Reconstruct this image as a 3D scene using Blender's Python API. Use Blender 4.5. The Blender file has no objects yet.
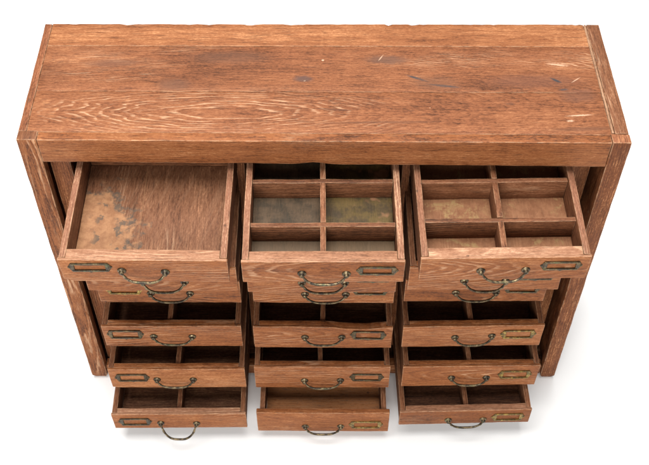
import bpy, bmesh, math, random
from mathutils import Vector, Matrix, noise

random.seed(11)
S = bpy.context.scene
COL = S.collection
H, W, D = 0.7311, 0.5, 0.2962          # cabinet height, half width, depth (metres)

# ------------------------------------------------------------------ node helpers
class NT:
    def __init__(s, m):
        m.use_nodes = True
        s.t = m.node_tree; s.t.nodes.clear()
    def n(s, typ, **kw):
        nd = s.t.nodes.new(typ)
        for k, v in kw.items(): setattr(nd, k, v)
        return nd
    def put(s, sock, v):
        if isinstance(v, bpy.types.NodeSocket): s.t.links.new(v, sock)
        elif v is not None: sock.default_value = v
    def m(s, op, a, b=None, c=None, clamp=False):
        nd = s.n('ShaderNodeMath', operation=op, use_clamp=clamp)
        for i, v in enumerate((a, b, c)):
            if v is not None: s.put(nd.inputs[i], v)
        return nd.outputs[0]
    def vm(s, op, a, b=None):
        nd = s.n('ShaderNodeVectorMath', operation=op)
        s.put(nd.inputs[0], a)
        if b is not None: s.put(nd.inputs[1], b)
        return nd.outputs['Value'] if op in ('LENGTH', 'DOT_PRODUCT', 'DISTANCE') else nd.outputs[0]
    def sep(s, v):
        nd = s.n('ShaderNodeSeparateXYZ'); s.put(nd.inputs[0], v); return nd.outputs
    def comb(s, x, y, z):
        nd = s.n('ShaderNodeCombineXYZ')
        for i, v in enumerate((x, y, z)): s.put(nd.inputs[i], v)
        return nd.outputs[0]
    def noise(s, v, scale=1., detail=2., rough=.5, dist=0., out=0):
        nd = s.n('ShaderNodeTexNoise'); s.put(nd.inputs['Vector'], v)
        nd.inputs['Scale'].default_value = scale; nd.inputs['Detail'].default_value = detail
        nd.inputs['Roughness'].default_value = rough; nd.inputs['Distortion'].default_value = dist
        return nd.outputs[out]
    def voro(s, v, scale, out='Distance', feature='F1'):
        nd = s.n('ShaderNodeTexVoronoi', feature=feature); s.put(nd.inputs['Vector'], v)
        nd.inputs['Scale'].default_value = scale
        return nd.outputs[out]
    def rng(s, v, a, b, c=0., d=1., smooth=True):
        nd = s.n('ShaderNodeMapRange'); nd.clamp = True
        if smooth: nd.interpolation_type = 'SMOOTHSTEP'
        s.put(nd.inputs['Value'], v)
        for k, q in zip(('From Min', 'From Max', 'To Min', 'To Max'), (a, b, c, d)): s.put(nd.inputs[k], q)
        return nd.outputs[0]
    def mix(s, f, a, b, mode='MIX'):
        nd = s.n('ShaderNodeMix', data_type='RGBA', blend_type=mode)
        s.put(nd.inputs[0], f); s.put(nd.inputs[6], a); s.put(nd.inputs[7], b)
        return nd.outputs[2]
    def ramp(s, f, stops):
        nd = s.n('ShaderNodeValToRGB'); s.put(nd.inputs[0], f)
        e = nd.color_ramp.elements
        while len(e) < len(stops): e.new(.5)
        for k, (p, c) in zip(e, stops): k.position = p; k.color = (*c, 1)
        return nd.outputs[0]
    def scale3(s, v, k): return s.vm('MULTIPLY', v, k)

def c4(c): return (*c, 1.)

# marks: list of (x, y, half length, half width, angle deg, colour, strength, wobble) in object x/y
def wood(name, axis, dark, mid, light, pale, fig=None, k=.10, freq=235., lime=.5, limew=.5, stain=.5,
         rough=.66, marks=(), specks=.8, ringamt=1., extra=None, wear=.55, fiber=1., wearcol=None, wob=.8, cath=None, wob2=.0045):
    mat = bpy.data.materials.new(name); t = NT(mat)
    tc = t.n('ShaderNodeTexCoord').outputs['Object']
    oi = t.n('ShaderNodeObjectInfo').outputs['Random']
    x, y, z = t.sep(tc)
    u, v, w = {'x': (x, z, y), 'y': (y, x, z), 'z': (z, x, y), 'X': (x, y, z)}[axis]
    off = t.m('MULTIPLY', oi, 37.)
    r2 = t.m('FRACT', t.m('MULTIPLY', oi, 7.31)); r3 = t.m('FRACT', t.m('MULTIPLY', oi, 53.7))
    p = t.comb(u, v, w)
    po = t.vm('ADD', p, t.comb(off, t.m('MULTIPLY', off, .37), 0.))
    # --- growth rings: nested, long-drawn shells round a wandering heart
    wig = t.noise(t.scale3(po, (2.2, 12, 12)), 1., 3, .55, out=1)
    wig = t.vm('SUBTRACT', wig, (.5, .5, .5))
    wig2 = t.noise(t.scale3(po, (14, 70, 70)), 1., 2, .5)
    if fig: u0, v0, w0 = fig
    else:
        u0 = t.m('MULTIPLY_ADD', r2, .5, -.25); v0 = t.m('MULTIPLY_ADD', r3, .16, -.11); w0 = t.m('MULTIPLY_ADD', r2, .03, .008)
    q = t.comb(t.m('MULTIPLY', t.m('SUBTRACT', u, u0), k), t.m('SUBTRACT', v, v0), t.m('SUBTRACT', w, w0))
    q = t.vm('ADD', q, t.scale3(wig, (.035 * wob, .035 * wob, .03 * wob)))
    r = t.vm('LENGTH', q)
    r = t.m('MULTIPLY_ADD', wig2, wob2, r)
    rr = t.m('MULTIPLY', r, freq)
    saw = t.m('FRACT', rr)
    cell = t.noise(t.comb(t.m('FLOOR', rr), off, 3.3), 1.7, 0)        # every ring its own tone
    late = t.rng(saw, .45, .95)
    late = t.m('MULTIPLY', late, t.rng(saw, 1., .96))
    # --- fibres, pores, flecks
    fib = t.noise(t.scale3(po, (26, 420, 420)), 1., 4, .7)
    fib2 = t.noise(t.scale3(po, (9, 115, 115)), 1., 4, .62)
    iso = t.noise(t.scale3(po, (170, 420, 420)), 1., 3, .7)
    mot = t.noise(t.scale3(po, (20, 42, 42)), 1., 4, .6)
    por = t.noise(t.scale3(po, (38, 620, 620)), 1., 1, .5)
    pore = t.rng(por, .61, .70)
    big = t.noise(t.scale3(po, (2.6, 9, 9)), 1., 4, .6)
    plank = t.noise(t.scale3(po, (.9, 20, 20)), 1., 1, .5)
    tone = t.m('ADD', t.m('MULTIPLY', t.m('SUBTRACT', fib, .5), 1.15 * fiber), t.m('MULTIPLY', t.m('SUBTRACT', fib2, .5), .55 * fiber))
    tone = t.m('ADD', tone, t.m('MULTIPLY', t.m('SUBTRACT', iso, .5), 1.15 * fiber))
    tone = t.m('ADD', tone, t.m('MULTIPLY', t.m('SUBTRACT', mot, .5), .55))
    tone = t.m('ADD', tone, t.m('MULTIPLY', t.m('SUBTRACT', big, .5), .75))
    tone = t.m('ADD', tone, t.m('MULTIPLY', t.m('SUBTRACT', plank, .5), .5))
    tone = t.m('ADD', tone, t.m('MULTIPLY', late, -.22 * ringamt))
    tone = t.m('ADD', tone, t.m('MULTIPLY', t.m('SUBTRACT', cell, .5), .28 * ringamt))
    tone = t.m('ADD', t.m('ADD', tone, .56), t.m('MULTIPLY', t.m('SUBTRACT', r3, .5), .24), clamp=True)
    g = .88
    col = t.ramp(tone, [(.0, [c * .8 for c in dark]), (.42, [c * g for c in mid]), (.72, [c * g for c in light]), (1., pale)])
    col = t.mix(t.m('MULTIPLY', pore, .5), col, c4([c * .42 for c in dark]))
    # pale limed grain: early wood rubbed with old wax, in patches
    patch = t.rng(t.noise(t.scale3(po, (3.2, 13, 13)), 1., 3, .6), .60 - .22 * lime, .78 - .22 * lime)
    line = t.m('MULTIPLY', t.rng(saw, .0, .10), t.rng(saw, .42, .2))
    line = t.m('MULTIPLY', line, t.rng(t.noise(t.scale3(po, (24, 160, 160)), 1., 3, .7), .36, .62))
    dash = t.rng(t.noise(t.scale3(po, (34, 300, 300)), 1., 3, .65), .60, .70)
    lm = t.m('MULTIPLY', t.m('MAXIMUM', line, t.m('MULTIPLY', dash, .55)), t.m('MULTIPLY', patch, limew))
    if cath:
        ce = t.vm('LENGTH', t.comb(t.m('DIVIDE', t.m('SUBTRACT', u, cath[0]), cath[2]), t.m('DIVIDE', t.m('SUBTRACT', v, cath[1]), cath[3]), 0.))
        cm = t.rng(t.m('ADD', ce, t.m('MULTIPLY', t.m('SUBTRACT', mot, .5), .9)), 1.1, .75)
        lm = t.m('MAXIMUM', lm, t.m('MULTIPLY', t.m('MULTIPLY', t.m('MULTIPLY', line, cm), t.rng(fib2, .36, .58)), .55))
    if wearcol is None: wearcol = (.62, .40, .24)
    col = t.mix(lm, col, c4(wearcol))
    # blotchy stains
    st = t.rng(t.noise(t.scale3(po, (6, 17, 17)), 1., 4, .62, .4), .56, .76)
    col = t.mix(t.m('MULTIPLY', st, .55 * stain), col, t.mix(1., col, (.40, .36, .36, 1), 'MULTIPLY'))
    gr = t.rng(t.noise(t.scale3(po, (23, 50, 50)), 1., 5, .7, .3), .62, .73)
    col = t.mix(t.m('MULTIPLY', gr, .5 * stain), col, c4((.05, .03, .022)))
    # worn edges
    at = t.n('ShaderNodeAttribute', attribute_name='wear').outputs['Fac']
    en = t.rng(t.noise(t.scale3(tc, (55, 55, 55)), 1., 4, .7), .33, .62)
    em = t.m('MULTIPLY', t.m('MULTIPLY', at, en), wear)
    col = t.mix(em, col, c4([c * .92 for c in wearcol]))
    ed = t.m('MULTIPLY', t.m('MULTIPLY', at, t.rng(t.noise(t.scale3(tc, (31, 31, 31)), 1., 3, .7), .56, .68)), .7)
    col = t.mix(ed, col, c4((.06, .032, .02)))
    # specks and small knocks
    if specks:
        vd = t.voro(t.vm('ADD', tc, t.comb(off, 0., 0.)), 33.); vc = t.voro(t.vm('ADD', tc, t.comb(off, 0., 0.)), 33., 'Color')
        sx = t.sep(vc)
        szz = t.m('MULTIPLY', t.rng(sx[0], .86, 1., 0., .10, False), 1.)
        dd = t.m('ADD', vd, t.m('MULTIPLY', t.m('SUBTRACT', t.noise(tc, 260., 2), .5), .12))
        sm = t.m('MULTIPLY', t.m('LESS_THAN', dd, szz), t.rng(sx[1], .3, .5, 0., .75))
        col = t.mix(t.m('MULTIPLY', sm, specks), col, c4((.60, .43, .29)))
        sm2 = t.m('MULTIPLY', t.m('LESS_THAN', dd, t.rng(sx[2], .86, 1., 0., .10, False)), .8)
        col = t.mix(t.m('MULTIPLY', sm2, specks), col, c4((.07, .035, .02)))
    for (mx, my, la, lb, ang, mc, ms, wob) in marks:
        a = math.radians(ang)
        dx = t.m('SUBTRACT', x, mx); dy = t.m('SUBTRACT', y, my)
        nn = t.m('MULTIPLY', t.m('SUBTRACT', t.noise(t.vm('ADD', tc, (mx * 9, my * 5, 0)), 1.1 / max(lb, .003), 3, .6), .5), wob)
        e1 = t.m('ADD', t.m('MULTIPLY', dx, math.cos(a)), t.m('MULTIPLY', dy, math.sin(a)))
        e2 = t.m('ADD', t.m('MULTIPLY', dy, math.cos(a)), t.m('MULTIPLY', dx, -math.sin(a)))
        e1 = t.m('DIVIDE', e1, la); e2 = t.m('ADD', t.m('DIVIDE', e2, lb), nn)
        d2 = t.m('SQRT', t.m('ADD', t.m('MULTIPLY', e1, e1), t.m('MULTIPLY', e2, e2)))
        col = t.mix(t.m('MULTIPLY', t.rng(d2, 1.15, .35), ms), col, c4(mc))
    hs = t.n('ShaderNodeHueSaturation'); hs.inputs['Hue'].default_value = .4985; hs.inputs['Saturation'].default_value = 1.0; hs.inputs['Value'].default_value = 1.
    t.put(hs.inputs['Color'], col); col = hs.outputs[0]
    if extra: col = extra(t, tc, col)
    bs = t.n('ShaderNodeBsdfPrincipled')
    t.put(bs.inputs['Base Color'], col)
    t.put(bs.inputs['Roughness'], t.m('ADD', t.m('MULTIPLY', fib2, .22), rough - .11))
    bs.inputs['Specular IOR Level'].default_value = .22
    hgt = t.m('ADD', t.m('MULTIPLY', fib, .55), t.m('MULTIPLY', fib2, .5))
    hgt = t.m('SUBTRACT', hgt, t.m('MULTIPLY', pore, .35))
    hgt = t.m('ADD', hgt, t.m('MULTIPLY', late, .22 * ringamt))
    hgt = t.m('SUBTRACT', hgt, t.m('MULTIPLY', gr, .3))
    bp = t.n('ShaderNodeBump'); bp.inputs['Strength'].default_value = .45; bp.inputs['Distance'].default_value = .0011
    t.put(bp.inputs['Height'], hgt); t.put(bs.inputs['Normal'], bp.outputs[0])
    o = t.n('ShaderNodeOutputMaterial'); t.put(o.inputs[0], bs.outputs[0])
    return mat

def brass(name, base, hi, green):
    mat = bpy.data.materials.new(name); t = NT(mat)
    tc = t.n('ShaderNodeTexCoord').outputs['Object']; oi = t.n('ShaderNodeObjectInfo').outputs['Random']
    p = t.vm('ADD', tc, t.comb(t.m('MULTIPLY', oi, 9.), 0., 0.))
    n1 = t.noise(p, 130., 4, .65); n2 = t.noise(p, 420., 3, .6); n3 = t.noise(p, 60., 3, .6)
    col = t.mix(t.rng(n1, .40, .66), c4(base), c4(hi))
    col = t.mix(t.m('MULTIPLY', t.rng(n3, .56, .70), green), col, (.10, .13, .055, 1))
    col = t.mix(t.m('MULTIPLY', t.rng(n2, .58, .70), .7), col, (.025, .018, .012, 1))
    bs = t.n('ShaderNodeBsdfPrincipled'); t.put(bs.inputs['Base Color'], col)
    t.put(bs.inputs['Metallic'], t.rng(n1, .3, .6, .55, .95)); t.put(bs.inputs['Roughness'], t.rng(n2, .3, .7, .30, .55))
    bp = t.n('ShaderNodeBump'); bp.inputs['Strength'].default_value = .5; bp.inputs['Distance'].default_value = .0006
    t.put(bp.inputs['Height'], n2); t.put(bs.inputs['Normal'], bp.outputs[0])
    o = t.n('ShaderNodeOutputMaterial'); t.put(o.inputs[0], bs.outputs[0])
    return mat

# ------------------------------------------------------------------ palette (linear)
DK, MD, LT, PL = (.072, .0235, .0083), (.212, .0705, .0215), (.292, .109, .037), (.395, .176, .074)
OUT = dict(dark=DK, mid=MD, light=LT, pale=PL)
BOX = dict(dark=(.060, .022, .009), mid=(.150, .056, .0225), light=(.215, .088, .039), pale=(.30, .14, .07), lime=.3, limew=.4)
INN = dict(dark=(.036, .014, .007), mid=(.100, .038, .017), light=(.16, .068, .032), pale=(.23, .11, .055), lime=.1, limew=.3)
RAW = dict(dark=(.13, .055, .027), mid=(.275, .124, .063), light=(.35, .175, .097), pale=(.45, .26, .155), lime=.6, limew=.6, ringamt=.5, stain=.45)

DKS = (.050, .040, .040); BLU = (.028, .032, .036); PAL = (.62, .42, .28)
top_marks = [
    (-.165, .205, .085, .020, 0, (.10, .045, .025), .55, .7), (-.255, .135, .035, .018, 0, (.09, .045, .028), .55, .7),
    (-.035, .150, .020, .010, 0, DKS, .62, .8), 
    (.110, .200, .045, .014, 0, (.09, .05, .035), .6, 1.3), (.160, .152, .022, .0032, -24, BLU, .9, 1.1), (.205, .133, .032, .0032, -8, BLU, .9, 1.1),
    (.19, .14, .05, .022, 0, (.12, .055, .03), .45, .8), (.36, .145, .10, .020, 0, (.12, .05, .03), .5, .7),
    (.398, .147, .013, .0032, -35, BLU, .9, .6), (.408, .124, .009, .0028, 5, BLU, .85, .5), (.43, .11, .04, .02, 0, (.12, .055, .035), .5, .8),
    (.100, .205, .0013, .010, -30, PAL, .5, .9), (.432, .148, .012, .0013, 38, PAL, .5, .9), (.407, .188, .022, .004, -8, PAL, .38, 2.),
    (.425, .062, .024, .0022, 4, PAL, .6, 1.8), (.408, .049, .007, .0026, 0, PAL, .6, 1.5), (.43, .030, .07, .006, 2, (.10, .04, .02), .6, 1.),
    (.02, .075, .035, .0025, -4, (.09, .035, .018), .75, 1.4), (.10, .045, .12, .003, 1, (.10, .04, .02), .6, 1.6), (-.37, .19, .06, .012, 2, (.11, .05, .03), .5, .7),
]
M = {}
M['top'] = wood('worn_teak_top', 'X', **{**OUT, 'mid': (.212, .0735, .0275), 'light': (.285, .112, .046)}, fig=(-.17, .070, .700), k=.19, freq=270, lime=.45, limew=.5, stain=.8, ringamt=.5, marks=top_marks, wob=.55, wob2=.0085, cath=(-.22, .070, .27, .055))
M['top_strip'] = wood('teak_strip', 'x', **{**OUT, 'mid': (.222, .076, .0255), 'light': (.290, .111, .041)}, lime=.3, ringamt=.7, stain=.4)
M['out_x'] = wood('teak_along', 'x', **OUT, lime=.45, limew=.55, stain=.45)
M['rail'] = wood('teak_rail', 'x', **{**OUT, 'mid': (.235, .078, .0240)}, lime=.35, ringamt=.8, stain=.4)
M['out_z'] = wood('teak_upright', 'z', **OUT, lime=.7, limew=.5, stain=.5, freq=290, fig=(.42, -.486, .028), k=.055, wob=.55)
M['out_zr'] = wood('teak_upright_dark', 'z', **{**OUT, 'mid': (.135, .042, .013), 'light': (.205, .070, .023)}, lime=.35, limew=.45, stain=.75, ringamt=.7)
M['in_z'] = wood('inner_upright', 'z', **{**OUT, 'mid': (.17, .056, .019), 'light': (.25, .092, .033)}, lime=.2, limew=.3, stain=.7)
M['front'] = wood('teak_drawer_front', 'x', **{**OUT, 'mid': (.205, .0645, .0170), 'light': (.275, .098, .030), 'pale': (.37, .158, .062)}, k=.13, lime=.7, limew=.36, stain=.6, ringamt=.7)
M['raw_x'] = wood('raw_edge_along', 'x', **RAW)
M['raw_y'] = wood('raw_edge_deep', 'y', **{**RAW, 'mid': (.215, .090, .046), 'light': (.29, .135, .075)})
M['box_x'] = wood('drawer_box_across', 'x', **BOX)
M['box_y'] = wood('drawer_box_deep', 'y', **BOX)
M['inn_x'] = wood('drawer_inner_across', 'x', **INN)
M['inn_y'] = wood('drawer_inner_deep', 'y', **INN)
M['endgrain'] = wood('weathered_end', 'y', dark=(.045, .019, .010), mid=(.135, .050, .021), light=(.205, .082, .035), pale=(.32, .16, .085), lime=.5, limew=.4, stain=1.2, ringamt=.15, fiber=.8)
M['edge_y'] = wood('teak_edge', 'y', **{**OUT, 'mid': (.215, .074, .029), 'light': (.29, .115, .052)}, ringamt=.3, stain=1.1, lime=.5, limew=.5)
M['filler'] = wood('pale_filler', 'y', dark=(.16, .08, .045), mid=(.33, .18, .10), light=(.42, .25, .15), pale=(.52, .36, .24), ringamt=.2, stain=.8)

def ex_stain(t, tc, col):      # left top drawer: bleached patch ringed with blue-black mould, saw marks
    x, y, z = t.sep(tc)
    n = t.noise(t.vm('ADD', tc, (2.3, .7, 0)), 19., 5, .62); n2 = t.noise(t.vm('ADD', tc, (4, 2, 0)), 70., 4, .7)
    dx = t.m('DIVIDE', t.m('ADD', x, .103), .062); dy = t.m('DIVIDE', t.m('SUBTRACT', y, .078), .098)
    d = t.m('SQRT', t.m('ADD', t.m('MULTIPLY', dx, dx), t.m('MULTIPLY', dy, dy)))
    d = t.m('ADD', d, t.m('MULTIPLY', t.m('SUBTRACT', n, .5), 2.7))
    pm = t.rng(d, 1.18, .90)
    pc = t.mix(t.rng(n2, .35, .65), (.30, .150, .072, 1), (.215, .098, .046, 1))
    # saw marks on the bare right part
    sw = t.noise(t.comb(t.m('MULTIPLY', t.m('ADD', x, t.m('MULTIPLY', y, -.35)), 210.), t.m('MULTIPLY', y, 9.), 0.), 1., 2, .5)
    col = t.mix(t.rng(sw, .45, .72, 0., .16), col, (.30, .17, .10, 1))
    col = t.mix(t.m('LESS_THAN', t.m('ABSOLUTE', t.m('SUBTRACT', x, -.022)), .0007), col, (.20, .095, .045, 1))
    col = t.mix(pm, col, pc)
    ring = t.m('MULTIPLY', t.rng(d, .74, .95), t.rng(d, 1.22, 1.05))
    ring = t.m('MULTIPLY', ring, t.rng(n2, .38, .62))
    upper = t.rng(y, .02, .07)
    blot = t.m('MULTIPLY', t.m('MULTIPLY', t.rng(t.noise(t.vm('ADD', tc, (1, 7, 0)), 45., 4, .6), .56, .63), t.rng(d, 1.1, .9)), t.rng(x, -.11, -.085))
    return t.mix(t.m('MULTIPLY', t.m('MAXIMUM', ring, blot), .72), col, (.050, .048, .040, 1))
def ex_green(t, tc, col):      # centre top drawer: grey-green mould, yellow on the right
    x, y, z = t.sep(tc)
    n = t.noise(tc, 38., 5, .65); n2 = t.noise(t.vm('ADD', tc, (3, 1, 0)), 24., 4, .7)
    g = t.mix(t.rng(n, .35, .65), (.066, .050, .030, 1), (.017, .022, .015, 1))
    yl = t.mix(t.rng(n2, .40, .62), (.090, .066, .018, 1), (.024, .025, .012, 1))
    yl = t.mix(t.rng(t.noise(tc, 33., 2, .5), .58, .68), yl, (.24, .12, .06, 1))
    g = t.mix(t.rng(y, .078, .072), g, (.088, .066, .041, 1))
    yl = t.mix(t.rng(y, .078, .072), yl, (.095, .068, .038, 1))
    c = t.mix(t.m('MULTIPLY', t.rng(x, .0, .004), .9), g, yl)
    return t.mix(.82, col, c)
def ex_tan(t, tc, col):        # right top drawer: tan board with ochre blooms
    n = t.noise(tc, 30., 5, .65, .6); n2 = t.noise(t.vm('ADD', tc, (5, 1, 0)), 55., 4, .7)
    c = t.mix(t.rng(n2, .35, .65), (.185, .078, .036, 1), (.26, .12, .058, 1))
    c = t.mix(t.m('MULTIPLY', t.rng(n, .52, .64), t.rng(n2, .40, .55)), c, (.29, .185, .078, 1))
    return t.mix(.75, col, c)
M['floor_stain'] = wood('stained_bottom', 'y', **{**BOX, 'mid': (.150, .060, .027), 'light': (.205, .090, .043)}, ringamt=.3, specks=.3, extra=ex_stain)
M['floor_green'] = wood('mouldy_bottom', 'y', **BOX, ringamt=.3, extra=ex_green)
M['floor_tan'] = wood('tan_bottom', 'y', **BOX, ringamt=.4, extra=ex_tan)
M['plain_side'] = wood('plain_box_across', 'x', **{**BOX, 'mid': (.36, .14, .05), 'light': (.44, .19, .075)})
M['floor_plain'] = wood('plain_bottom', 'x', **{**BOX, 'dark': (.20, .08, .03), 'mid': (.47, .185, .066), 'light': (.55, .24, .095)}, ringamt=.7)
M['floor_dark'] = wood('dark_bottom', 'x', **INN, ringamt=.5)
M['brass_dark'] = brass('aged_brass', (.030, .022, .015), (.20, .15, .085), .3)
M['brass_plate'] = brass('aged_brass_plate', (.045, .033, .021), (.14, .10, .052), .4)
M['brass_warm'] = brass('yellow_brass', (.10, .065, .024), (.36, .25, .075), .25)

# ------------------------------------------------------------------ mesh helpers
class B:
    """collects boards into one mesh"""
    def __init__(s): s.bm = bmesh.new(); s.wl = s.bm.verts.layers.float.new('wear')
    def board(s, x0, x1, y0, y1, z0, z1, bev=.0014, wob=.0005, seg=.018, mat=0, topmat=None, warp=None, ends=None):
        b = bmesh.new(); wl = b.verts.layers.float.new('wear')
        bmesh.ops.create_cube(b, size=1.)
        for v in b.verts:
            v.co = Vector(((x0 + x1) / 2 + v.co.x * (x1 - x0), (y0 + y1) / 2 + v.co.y * (y1 - y0), (z0 + z1) / 2 + v.co.z * (z1 - z0)))
        if bev:
            r = bmesh.ops.bevel(b, geom=b.edges[:], offset=bev, segments=2, profile=.6, affect='EDGES')
            bf = set(r['faces'])
            for v in b.verts:
                if all(f in bf for f in v.link_faces): v[wl] = 1.
        for ax, (a, c) in enumerate(((x0, x1), (y0, y1), (z0, z1))):
            n = int((c - a) / seg)
            if n < 2: continue
            for i in range(1, n):
                co = Vector((0, 0, 0)); no = Vector((0, 0, 0)); co[ax] = a + (c - a) * i / n; no[ax] = 1
                bmesh.ops.bisect_plane(b, geom=b.verts[:] + b.edges[:] + b.faces[:], plane_co=co, plane_no=no)
        sd = Vector((random.uniform(0, 50), random.uniform(0, 50), random.uniform(0, 50)))
        b.normal_update()
        for v in b.verts:
            d = noise.noise_vector(v.co * 17 + sd) * wob + noise.noise_vector(v.co * 60 + sd) * wob * .5
            if v[wl] > .5:                       # knocked corners
                c = max(0., noise.noise(v.co * 38 + sd) - .12)
                d -= v.normal * c * bev * 1.6
            v.co += d
            if warp: v.co = warp(v.co)
        for f in b.faces:
            f.material_index = topmat if (topmat is not None and f.normal.z > .75) else mat
            if ends is not None and abs(f.normal.x) > .8: f.material_index = ends
            f.smooth = True
        me = bpy.data.meshes.new('tmp'); b.to_mesh(me); b.free()
        s.bm.from_mesh(me); bpy.data.meshes.remove(me)
    def build(s, name, mats, parent=None, loc=None, rot=None, sharp=32):
        me = bpy.data.meshes.new(name); s.bm.to_mesh(me); s.bm.free()
        for m in mats: me.materials.append(m)
        me.set_sharp_from_angle(angle=math.radians(sharp))
        return link(name, me, parent, loc, rot)
def link(name, me, parent=None, loc=None, rot=None):
    o = bpy.data.objects.new(name, me); COL.objects.link(o)
    if parent: o.parent = parent
    if loc: o.location = loc
    if rot: o.rotation_euler = rot
    return o

# ------------------------------------------------------------------ floor
bm = bmesh.new()
bmesh.ops.create_grid(bm, x_segments=8, y_segments=8, size=15.)
me = bpy.data.meshes.new('floor'); bm.to_mesh(me); bm.free()
fm = bpy.data.materials.new('white_paper'); t = NT(fm)
tc = t.n('ShaderNodeTexCoord').outputs['Object']
bs = t.n('ShaderNodeBsdfPrincipled')
t.put(bs.inputs['Base Color'], t.mix(t.noise(tc, 3., 3), (.89, .89, .89, 1), (.91, .91, .908, 1)))
bs.inputs['Roughness'].default_value = .8; bs.inputs['Specular IOR Level'].default_value = .15
o = t.n('ShaderNodeOutputMaterial'); t.put(o.inputs[0], bs.outputs[0])
me.materials.append(fm)
fl = link('floor', me); fl['kind'] = 'structure'

# ------------------------------------------------------------------ cabinet carcass
cab = link('drawer_cabinet', None)
cab['label'] = 'worn reddish brown teak cabinet with eighteen open drawers and brass handles, on white floor'
cab['category'] = 'cabinet'
def sk(co):       # the old carcass is a touch out of square
    fz = co.z / H
    co = co.copy(); co.x += -.0027 * max(0, co.y) / D * fz
    co.y += -.0061 * co.x * fz * max(0, 1 - co.y / D); return co
SK = dict(warp=sk)
# top: front-to-back planks; the front edge is the rail
def backchip(co):
    co = sk(co)
    if co.y > D - .008:
        c = noise.noise(Vector((co.x * 27, 3.1, 0))) + .7 * noise.noise(Vector((co.x * 90, 9., 0)))
        co.y -= max(0, c - .42) * .006
        if co.z > H - .004: co.z -= max(0, c - .1) * .004
    return co
b = B()
b.board(-.4861, .4712,   .0193, .1180, H - .020, H - .0008, **SK, bev=.0009)
b.board(-.4861, .4712, .1182, .2350, H - .020, H - .0002, **SK, bev=.0007)
b.build('top_panel', [M['top']], cab)
b = B(); b.board(-.4862, .4715, .2354, D, H - .022, H + .0002, bev=.0012, warp=backchip, wob=.0003, seg=.007)
b.build('top_board', [M['top_strip']], cab)
# rail with a shallow gouge in its lower edge
def railw(co):
    co = sk(co); 
    if co.z < .70:
        co.z += .0042 * math.exp(-((co.x + .015) / .02) ** 2) - .0052 * (co.x - 0) * 1.0
    return co
b = B(); b.board(-.4663, .4684, .0, .0190, .6770, H, bev=.0016, warp=railw, seg=.012)
b.build('top_rail', [M['rail'], M['top_strip']], cab)
for s in (-1, 1):
    x0, x1 = sorted((s * .5, s * .4668)) if s < 0 else (.4690, .5)
    b = B()
    def pw(co, s=s):
        co = sk(co)
        if co.z < .014:          # foot worn round
            k = (1 - max(co.z, 0) / .014) ** 2 * .006
            co.x += -k * math.copysign(1, co.x - (x0 + x1) / 2); co.y += k if co.y < .01 else -k
        return co
    b.board(x0, x1, 0, .0210, .0005, H + .0004, bev=.0020, warp=pw, wob=.0007, seg=.012, topmat=1)
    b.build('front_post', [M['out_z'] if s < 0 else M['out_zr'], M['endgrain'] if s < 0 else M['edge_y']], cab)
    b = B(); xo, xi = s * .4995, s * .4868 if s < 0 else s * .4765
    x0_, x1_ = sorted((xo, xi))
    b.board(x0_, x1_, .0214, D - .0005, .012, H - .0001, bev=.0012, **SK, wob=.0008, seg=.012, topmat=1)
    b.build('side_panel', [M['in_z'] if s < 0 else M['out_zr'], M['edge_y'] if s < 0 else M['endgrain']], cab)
    b = B(); x0_, x1_ = sorted((s * .4655, s * .4314))
    ys = .031 if s < 0 else .055
    b.board(x0_, x1_, ys, ys + .015, .030, .700, bev=.0012)
    b.build('inner_stile', [M['in_z']], cab)
    b = B(); x0_, x1_ = sorted((s * .4755, s * .440))
    b.board(x0_, x1_, D - .034, D - .012, .0005, .706, bev=.0015)
    b.build('back_post', [M['out_z']], cab)
b = B(); b.board(.4720, .4757, .0225, D - .0008, H - .014, H - .0002, bev=.0005, wob=.0004, **SK)
b.build('filler_strip', [M['filler']], cab)
for s in (-1, 1):
    b = B(); b.board(s * .1452 - .0068, s * .1452 + .0068, .058, D - .014, .043, .705, bev=.001)
    b.build('divider', [M['in_z']], cab)
b = B(); b.board(-.4660, .4680, .006, .026, .011, .0425, bev=.0018)
b.build('bottom_rail', [M['out_x']], cab)
b = B(); b.board(-.4865, .4755, .0265, D - .0115, .013, .0225, bev=.001)
b.build('bottom_board', [M['inn_x']], cab)
b = B(); b.board(-.4870, .4760, D - .011, D - .003, .020, .708, bev=.001)
b.build('back_panel', [M['in_z']], cab)

# ------------------------------------------------------------------ hardware
def add_tube(bm, pts, rad, n=8, caps=True):
    rings = []
    for i, p in enumerate(pts):
        p = Vector(p); a = Vector(pts[max(i - 1, 0)]); c = Vector(pts[min(i + 1, len(pts) - 1)])
        d = (c - a).normalized(); up = Vector((0, 1, 0)) if abs(d.y) < .9 else Vector((1, 0, 0))
        e1 = d.cross(up).normalized(); e2 = d.cross(e1).normalized(); r = rad[i]
        rings.append([bm.verts.new(p + e1 * r * math.cos(q) + e2 * r * math.sin(q)) for q in [2 * math.pi * j / n for j in range(n)]])
    for r0, r1 in zip(rings, rings[1:]):
        for j in range(n): bm.faces.new((r0[j], r0[(j + 1) % n], r1[(j + 1) % n], r1[j]))
    if caps:
        bm.faces.new(rings[0][::-1]); bm.faces.new(rings[-1])
def add_lathe(bm, c, prof, n=14):       # axis along -y (out of the drawer front)
    rings = []
    for (r, h) in prof:
        rings.append([bm.verts.new(Vector((c[0] + r * math.cos(q), c[1] - h, c[2] + r * math.sin(q)))) for q in [2 * math.pi * j / n for j in range(n)]])
    for r0, r1 in zip(rings, rings[1:]):
        for j in range(n): bm.faces.new((r0[j], r0[(j + 1) % n], r1[(j + 1) % n], r1[j]))
    bm.faces.new(rings[-1][::-1])
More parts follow.
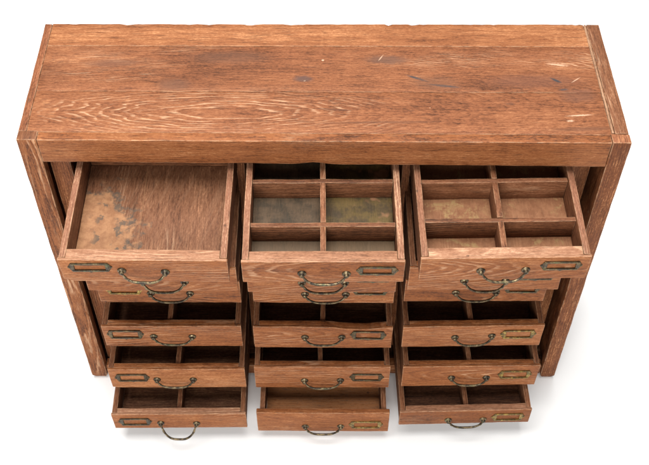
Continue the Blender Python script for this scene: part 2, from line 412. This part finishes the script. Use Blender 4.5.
def finish(bm, name, mat, parent, loc):
    bmesh.ops.recalc_face_normals(bm, faces=bm.faces[:])
    for f in bm.faces: f.smooth = True
    me = bpy.data.meshes.new(name); bm.to_mesh(me); bm.free(); me.materials.append(mat)
    me.set_sharp_from_angle(angle=math.radians(40))
    return link(name, me, parent, loc)
def handle(parent, a, b_, drop, out, mat, tilt=0.):
    """bail pull: two turned rosettes and a drooping bail; a, b_ = (u, depth below top edge) of the rosettes"""
    bm = bmesh.new()
    cx = (a[0] + b_[0]) / 2; cz = -(a[1] + b_[1]) / 2; hw = (b_[0] - a[0]) / 2
    for s in (-1, 1):
        add_lathe(bm, (s * hw, 0, s * tilt), [(.0072, -.001), (.0074, .0010), (.0066, .0024), (.0054, .0030), (.0044, .0040), (.0043, .0058), (.0036, .0072), (.0020, .0080), (.0003, .0082)])
    pts, rad = [], []
    n = 28
    for i in range(n + 1):
        s = -1 + 2 * i / n; q = abs(s)
        x = s * hw * (1 - .05 * (1 - q))
        dp = (1 - q ** 3.2) ** .9                     # flat-bottomed swag
        if q > .86: dp *= 1 - ((q - .86) / .14) * .5
        pts.append((x * .985, -.0065 - out * dp, s * tilt - drop * dp))
        rad.append(.0015 + .0010 * (1 - q ** 2) + (.0010 if q > .93 else 0) + (.0007 if .80 < q < .86 else 0))
    add_tube(bm, pts, rad, 8)
    return finish(bm, 'handle', mat, parent, (cx, 0, cz))
def label_holder(parent, u, v, w, h, mat, tilt=0.):
    """card frame: raised rim round an open window, eared ends, small tab with a nail"""
    bm = bmesh.new()
    def box(x0, x1, z0, z1, th, bev=.0005):
        b2 = bmesh.new(); bmesh.ops.create_cube(b2, size=1.)
        for q in b2.verts: q.co = Vector(((x0 + x1) / 2 + q.co.x * (x1 - x0), -(th - .001) / 2 + q.co.y * (th + .001), (z0 + z1) / 2 + q.co.z * (z1 - z0)))
        bmesh.ops.bevel(b2, geom=b2.edges[:], offset=bev, segments=1, affect='EDGES')
        m_ = bpy.data.meshes.new('t'); b2.to_mesh(m_); b2.free(); bm.from_mesh(m_); bpy.data.meshes.remove(m_)
    def plate(poly, th):
        f = bm.faces.new([bm.verts.new((x, -th, z)) for x, z in poly])
        r = bmesh.ops.extrude_face_region(bm, geom=[f])
        for q in r['geom']:
            if isinstance(q, bmesh.types.BMVert): q.co.y = .0008
    W2, H2 = w / 2, h / 2; iw = W2 - .0108
    box(-iw - .0035, iw + .0035, H2 - .0036, H2, .0028); box(-iw - .0035, iw + .0035, -H2, -H2 + .0038, .0030)
    box(-iw - .0052, -iw + .0004, -H2 + .0004, H2 - .0004, .0022); box(iw - .0004, iw + .0052, -H2 + .0004, H2 - .0004, .0022)
    for s in (-1, 1):
        pl = [(s * (iw + .0040), H2 * .80), (s * (iw + .0072), H2 * .62), (s * (iw + .0066), H2 * .40), (s * (W2 - .0016), H2 * .26), (s * W2, 0),
              (s * (W2 - .0016), -H2 * .26), (s * (iw + .0066), -H2 * .40), (s * (iw + .0072), -H2 * .62), (s * (iw + .0040), -H2 * .80)]
        plate(pl if s > 0 else pl[::-1], .0013)
        add_lathe(bm, (s * (W2 - .0030), 0, 0), [(.0014, .0005), (.0013, .0020), (.0006, .0026)], 8)
    plate([(-.0062, -H2 + .0008), (.0062, -H2 + .0008), (.0040, -H2 - .0022), (.0014, -H2 - .0034), (0, -H2 - .0044), (-.0014, -H2 - .0034), (-.0040, -H2 - .0022)], .0013)
    add_lathe(bm, (0, 0, -H2 - .0018), [(.0013, .0005), (.0012, .0020), (.0005, .0025)], 8)
    o = finish(bm, 'label_holder', mat, parent, (u, 0, -v)); o.rotation_euler = (0, tilt, 0)
    return o

# ------------------------------------------------------------------ drawers
# row: z of the top edge, sag degrees, length, front thickness
ROW = {1: (.648, 3, .262, .0215), 2: (.541, 2, .262, .016), 3: (.434, 1, .262, .016), 4: (.326, 1.5, .262, .0150), 5: (.219, 1.5, .262, .0150), 6: (.114, 2, .262, .0150)}
# column+row: pulled out, x, width, front height, yaw, rosette a, rosette b, label holder (u, v, w, h)
DR = {
 'L1': (.1803, -.2854, .2681, .0598, -.0070, (-.036, .028), (.033, .031), (-.0853, .0185, .0716, .0215)),
 'C1': (.1831, -.0003, .2593, .0567, .0050, (-.034, .031), (.037, .032), (.0860, .0232, .0680, .0215)),
 'R1': (.1744, .2891, .2702, .0605, .0185, (-.037, .034), (.035, .033), (.0903, .0220, .0680, .0220)),
 'L2': (.1154, -.2790, .2610, .0660, .0003, (-.031, .0375), (.040, .0375), (-.0870, .0175, .0700, .0250)),
 'C2': (.1176, -.0030, .2570, .0660, -.0012, (-.034, .0365), (.040, .0365), (.0880, .0195, .0690, .0250)),
 'R2': (.1119, .2780, .2630, .0660, .0059, (-.035, .0380), (.036, .0385), (.0870, .0215, .0690, .0250)),
 'L3': (.0622, -.2825, .2609, .0660, -.0033, (-.034, .036), (.038, .036), (-.0818, .0250, .0690, .0240)),
 'C3': (.0631, .0000, .2601, .0660, -.0033, (-.034, .037), (.041, .037), (.0858, .0245, .0690, .0240)),
 'R3': (.0587, .2790, .2597, .0660, .0045, (-.036, .037), (.038, .036), (.0848, .0245, .0690, .0240)),
 'L4': (.0859, -.2860, .2623, .0706, .0030, (-.036, .034), (.037, .035), (-.0887, .0263, .0706, .0270)),
 'C4': (.0878, -.0010, .2625, .0724, -.0052, (-.034, .034), (.036, .033), (.0860, .0252, .0692, .0270)),
 'R4': (.0851, .2831, .2661, .0704, .0195, (-.033, .037), (.037, .033), (.0864, .0280, .0690, .0270)),
 'L5': (.1138, -.2855, .2656, .0701, .0068, (-.041, .037), (.030, .038), (-.0886, .0290, .0690, .0258)),
 'C5': (.1084, -.0022, .2654, .0792, .0003, (-.035, .050), (.036, .049), (.0875, .0368, .0686, .0258)),
 'R5': (.1059, .2887, .2671, .0745, .0165, (-.036, .042), (.033, .043), (.0878, .0315, .0680, .0275)),
 'L6': (.1529, -.2887, .2682, .0584, .0085, (-.039, .035), (.033, .038), (-.0900, .0286, .0680, .0270)),
 'C6': (.1500, -.0005, .2663, .0785, -.0033, (-.036, .056), (.036, .055), (.0868, .0470, .0700, .0275)),
 'R6': (.1445, .2856, .2648, .0539, .0273, (-.033, .036), (.038, .036), (.0873, .0280, .0680, .0275)),
}
LAB = {
 'L1': 'undivided wide-open drawer with a pale patch ringed by blue-black mould on its bottom',
 'C1': 'wide-open drawer of six compartments with grey-green and yellow mould on its bottom',
 'R1': 'wide-open drawer of six compartments with a tan bottom and ochre blooms',
 'C6': 'lowest undivided drawer between two divided ones, its front wider than its box',
 'L6': 'lowest drawer with a deep hanging handle and one central divider',
}
DIV = {'L4': -.004, 'C4': .0, 'R4': -.004, 'L5': .002, 'C5': -.004, 'R5': -.003, 'L6': .0, 'R6': .002, 'L2': 0., 'C2': 0., 'R2': 0., 'L3': -.002, 'C3': .002, 'R3': .002}
for key, (p, xc, w, h, yaw, ra, rb, lh) in DR.items():
    col, row = key[0], int(key[1]); z, sag, ln, th = ROW[row]
    if key == 'C6': th = .011
    hw = w / 2; ins = .0065 if key == 'C6' else .0012
    st = .0105 if row == 1 else .0098; bh = h - (.010 if key in ('C5', 'C6') else .004)
    top = -.0012 if row > 1 else -.0004
    if key == 'C6': top = -.004
    if key == 'L1': ln = .2465
    lip = .0055 if key != 'C6' else th        # the sides are let into the front, behind a thin lip
    hi = row == 1
    d = B()
    for s in (-1, 1):
        xa, xb = sorted((s * (hw - ins), s * (hw - ins - st)))
        d.board(xa, xb, lip + .0004, ln, -bh, top, bev=.0011, mat=1 if not hi else 1, topmat=2, wob=.0004, seg=.016)
    d.board(-hw + ins + st + .0004, hw - ins - st - .0004, ln - .010, ln - .0005, -bh, top - (.006 if hi else .004), bev=.001, mat=0, topmat=0)
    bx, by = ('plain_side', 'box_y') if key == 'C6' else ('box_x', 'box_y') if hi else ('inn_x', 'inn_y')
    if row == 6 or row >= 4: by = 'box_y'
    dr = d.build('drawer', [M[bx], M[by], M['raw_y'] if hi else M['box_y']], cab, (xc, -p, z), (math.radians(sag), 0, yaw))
    dr['group'] = 'drawers of the cabinet'
    if key in LAB: dr['label'] = LAB[key]
    # front: lip plus thicker inner part between the sides
    def fw(co, key=key, hw=hw):
        co = co.copy()
        if key == 'C4' and co.z > -.02:
            co.z -= .0065 * (1 / (1 + math.exp(-(co.x - .028) / .006))) * (1 / (1 + math.exp((co.x - .105) / .008))) * (1 + co.z / .02)
        if key in ('L1', 'L4', 'L5', 'C3') and co.z < -.03:     # rounded lower corner
            k = max(0, (-.105 - co.x) / .03) if co.x < 0 else 0
            co.z += (.007 if key == 'L1' else .004) * min(1, k) ** 2
        return co
    f = B()
    tm = 1
    f.board(-hw, hw, 0, lip, -h, 0, bev=.0014, mat=0, topmat=tm, warp=fw, wob=.0004, seg=.012)
    if key != 'C6':
        f.board(-hw + ins + st + .0005, hw - ins - st - .0005, lip - .0008, th, -bh, -.0003, bev=.0010, mat=2, topmat=tm, warp=fw, wob=.0004, seg=.012)
    f.build('front_panel', [M['front'], M['raw_x'] if hi or row >= 6 and key != 'C6' else M['front'], M[bx]], dr)
    g = B()
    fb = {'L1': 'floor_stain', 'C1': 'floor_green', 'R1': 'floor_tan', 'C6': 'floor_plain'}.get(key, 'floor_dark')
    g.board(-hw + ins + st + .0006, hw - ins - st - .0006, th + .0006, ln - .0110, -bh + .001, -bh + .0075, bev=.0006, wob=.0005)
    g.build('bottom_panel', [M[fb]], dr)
    ix0, ix1 = -hw + ins + st + .0008, hw - ins - st - .0008
    y0, y1 = th + .0008, ln - .0115
    zb = -bh + .0082
    if key in ('C1', 'R1'):
        ys = (.0770, .1680) if key == 'C1' else (.0790, .1615)
        zt = -.0045
        cells = [y0] + [q for yy in ys for q in (yy - .0044, yy + .0044)] + [y1]
        for yy in ys:
            e = B(); e.board(ix0, ix1, yy - .0042, yy + .0042, zb, zt + random.uniform(-.0006, .0006), bev=.0009, topmat=1, wob=.0006)
            e.build('compartment_divider', [M['box_x'], M['box_x']], dr)
        e = B()
        for a, c in zip(cells[::2], cells[1::2]):
            e.board(-.0046, .0046, a, c, zb, zt + .0012, bev=.0009, topmat=1, wob=.0006)
        e.build('long_divider', [M['box_y'], M['box_y']], dr)
    elif key in DIV:
        e = B(); xd = DIV[key]
        e.board(xd - .0045, xd + .0045, y0, y1, zb, -.006, bev=.0009, wob=.0006)
        e.build('long_divider', [M['box_y']], dr)
    # hardware
    drop, out = (.0115, .0062)
    if key == 'L6': drop, out = (.0245, .0165)
    if row == 2: drop, out = (.0140, .0070)
    if row == 1: drop, out = (.0125, .0080)
    warm = key in ('R4', 'R5', 'R6', 'C6', 'L3')
    handle(dr, ra, rb, drop * random.uniform(.94, 1.06), out * random.uniform(.9, 1.1), M['brass_dark'], -(rb[1] - ra[1]) / 2)
    label_holder(dr, *lh, M['brass_warm'] if warm else M['brass_plate'], random.uniform(-.012, .012))

# ------------------------------------------------------------------ light
wd = bpy.data.worlds.new('World'); S.world = wd; wd.use_nodes = True
bg = wd.node_tree.nodes['Background']; bg.inputs[0].default_value = (.97, .985, 1, 1); bg.inputs[1].default_value = .25
def area(name, loc, tgt, sx, sy, power, colr):
    l = bpy.data.lights.new(name, 'AREA'); l.shape = 'RECTANGLE'; l.size = sx; l.size_y = sy; l.energy = power; l.color = colr
    o = bpy.data.objects.new(name, l); COL.objects.link(o); o.location = loc
    o.rotation_euler = (Vector(tgt) - Vector(loc)).to_track_quat('-Z', 'Y').to_euler(); return o
area('overhead_softbox', (-.20, .12, 3.4), (0, .1, .3), 2.6, 2.0, 210, (1, .99, .97))
area('front_softbox', (-.7, -3.3, 2.0), (0, 0, .3), 2.2, 1.5, 132, (1, .985, .955))

# ------------------------------------------------------------------ camera
cam = bpy.data.cameras.new('camera'); co = bpy.data.objects.new('camera', cam); COL.objects.link(co)
co.location = (.00039, -1.17188, 1.92153); co.rotation_euler = (.688983, -.001356, .000392)
cam.sensor_width = 36; cam.lens = 36 * 1026.06 / 649; cam.clip_end = 200; cam.clip_start = .05
S.camera = co
S.view_settings.view_transform = 'Standard'; S.view_settings.look = 'None'
S.view_settings.exposure = 0; S.view_settings.gamma = 1
S.cycles.max_bounces = 6
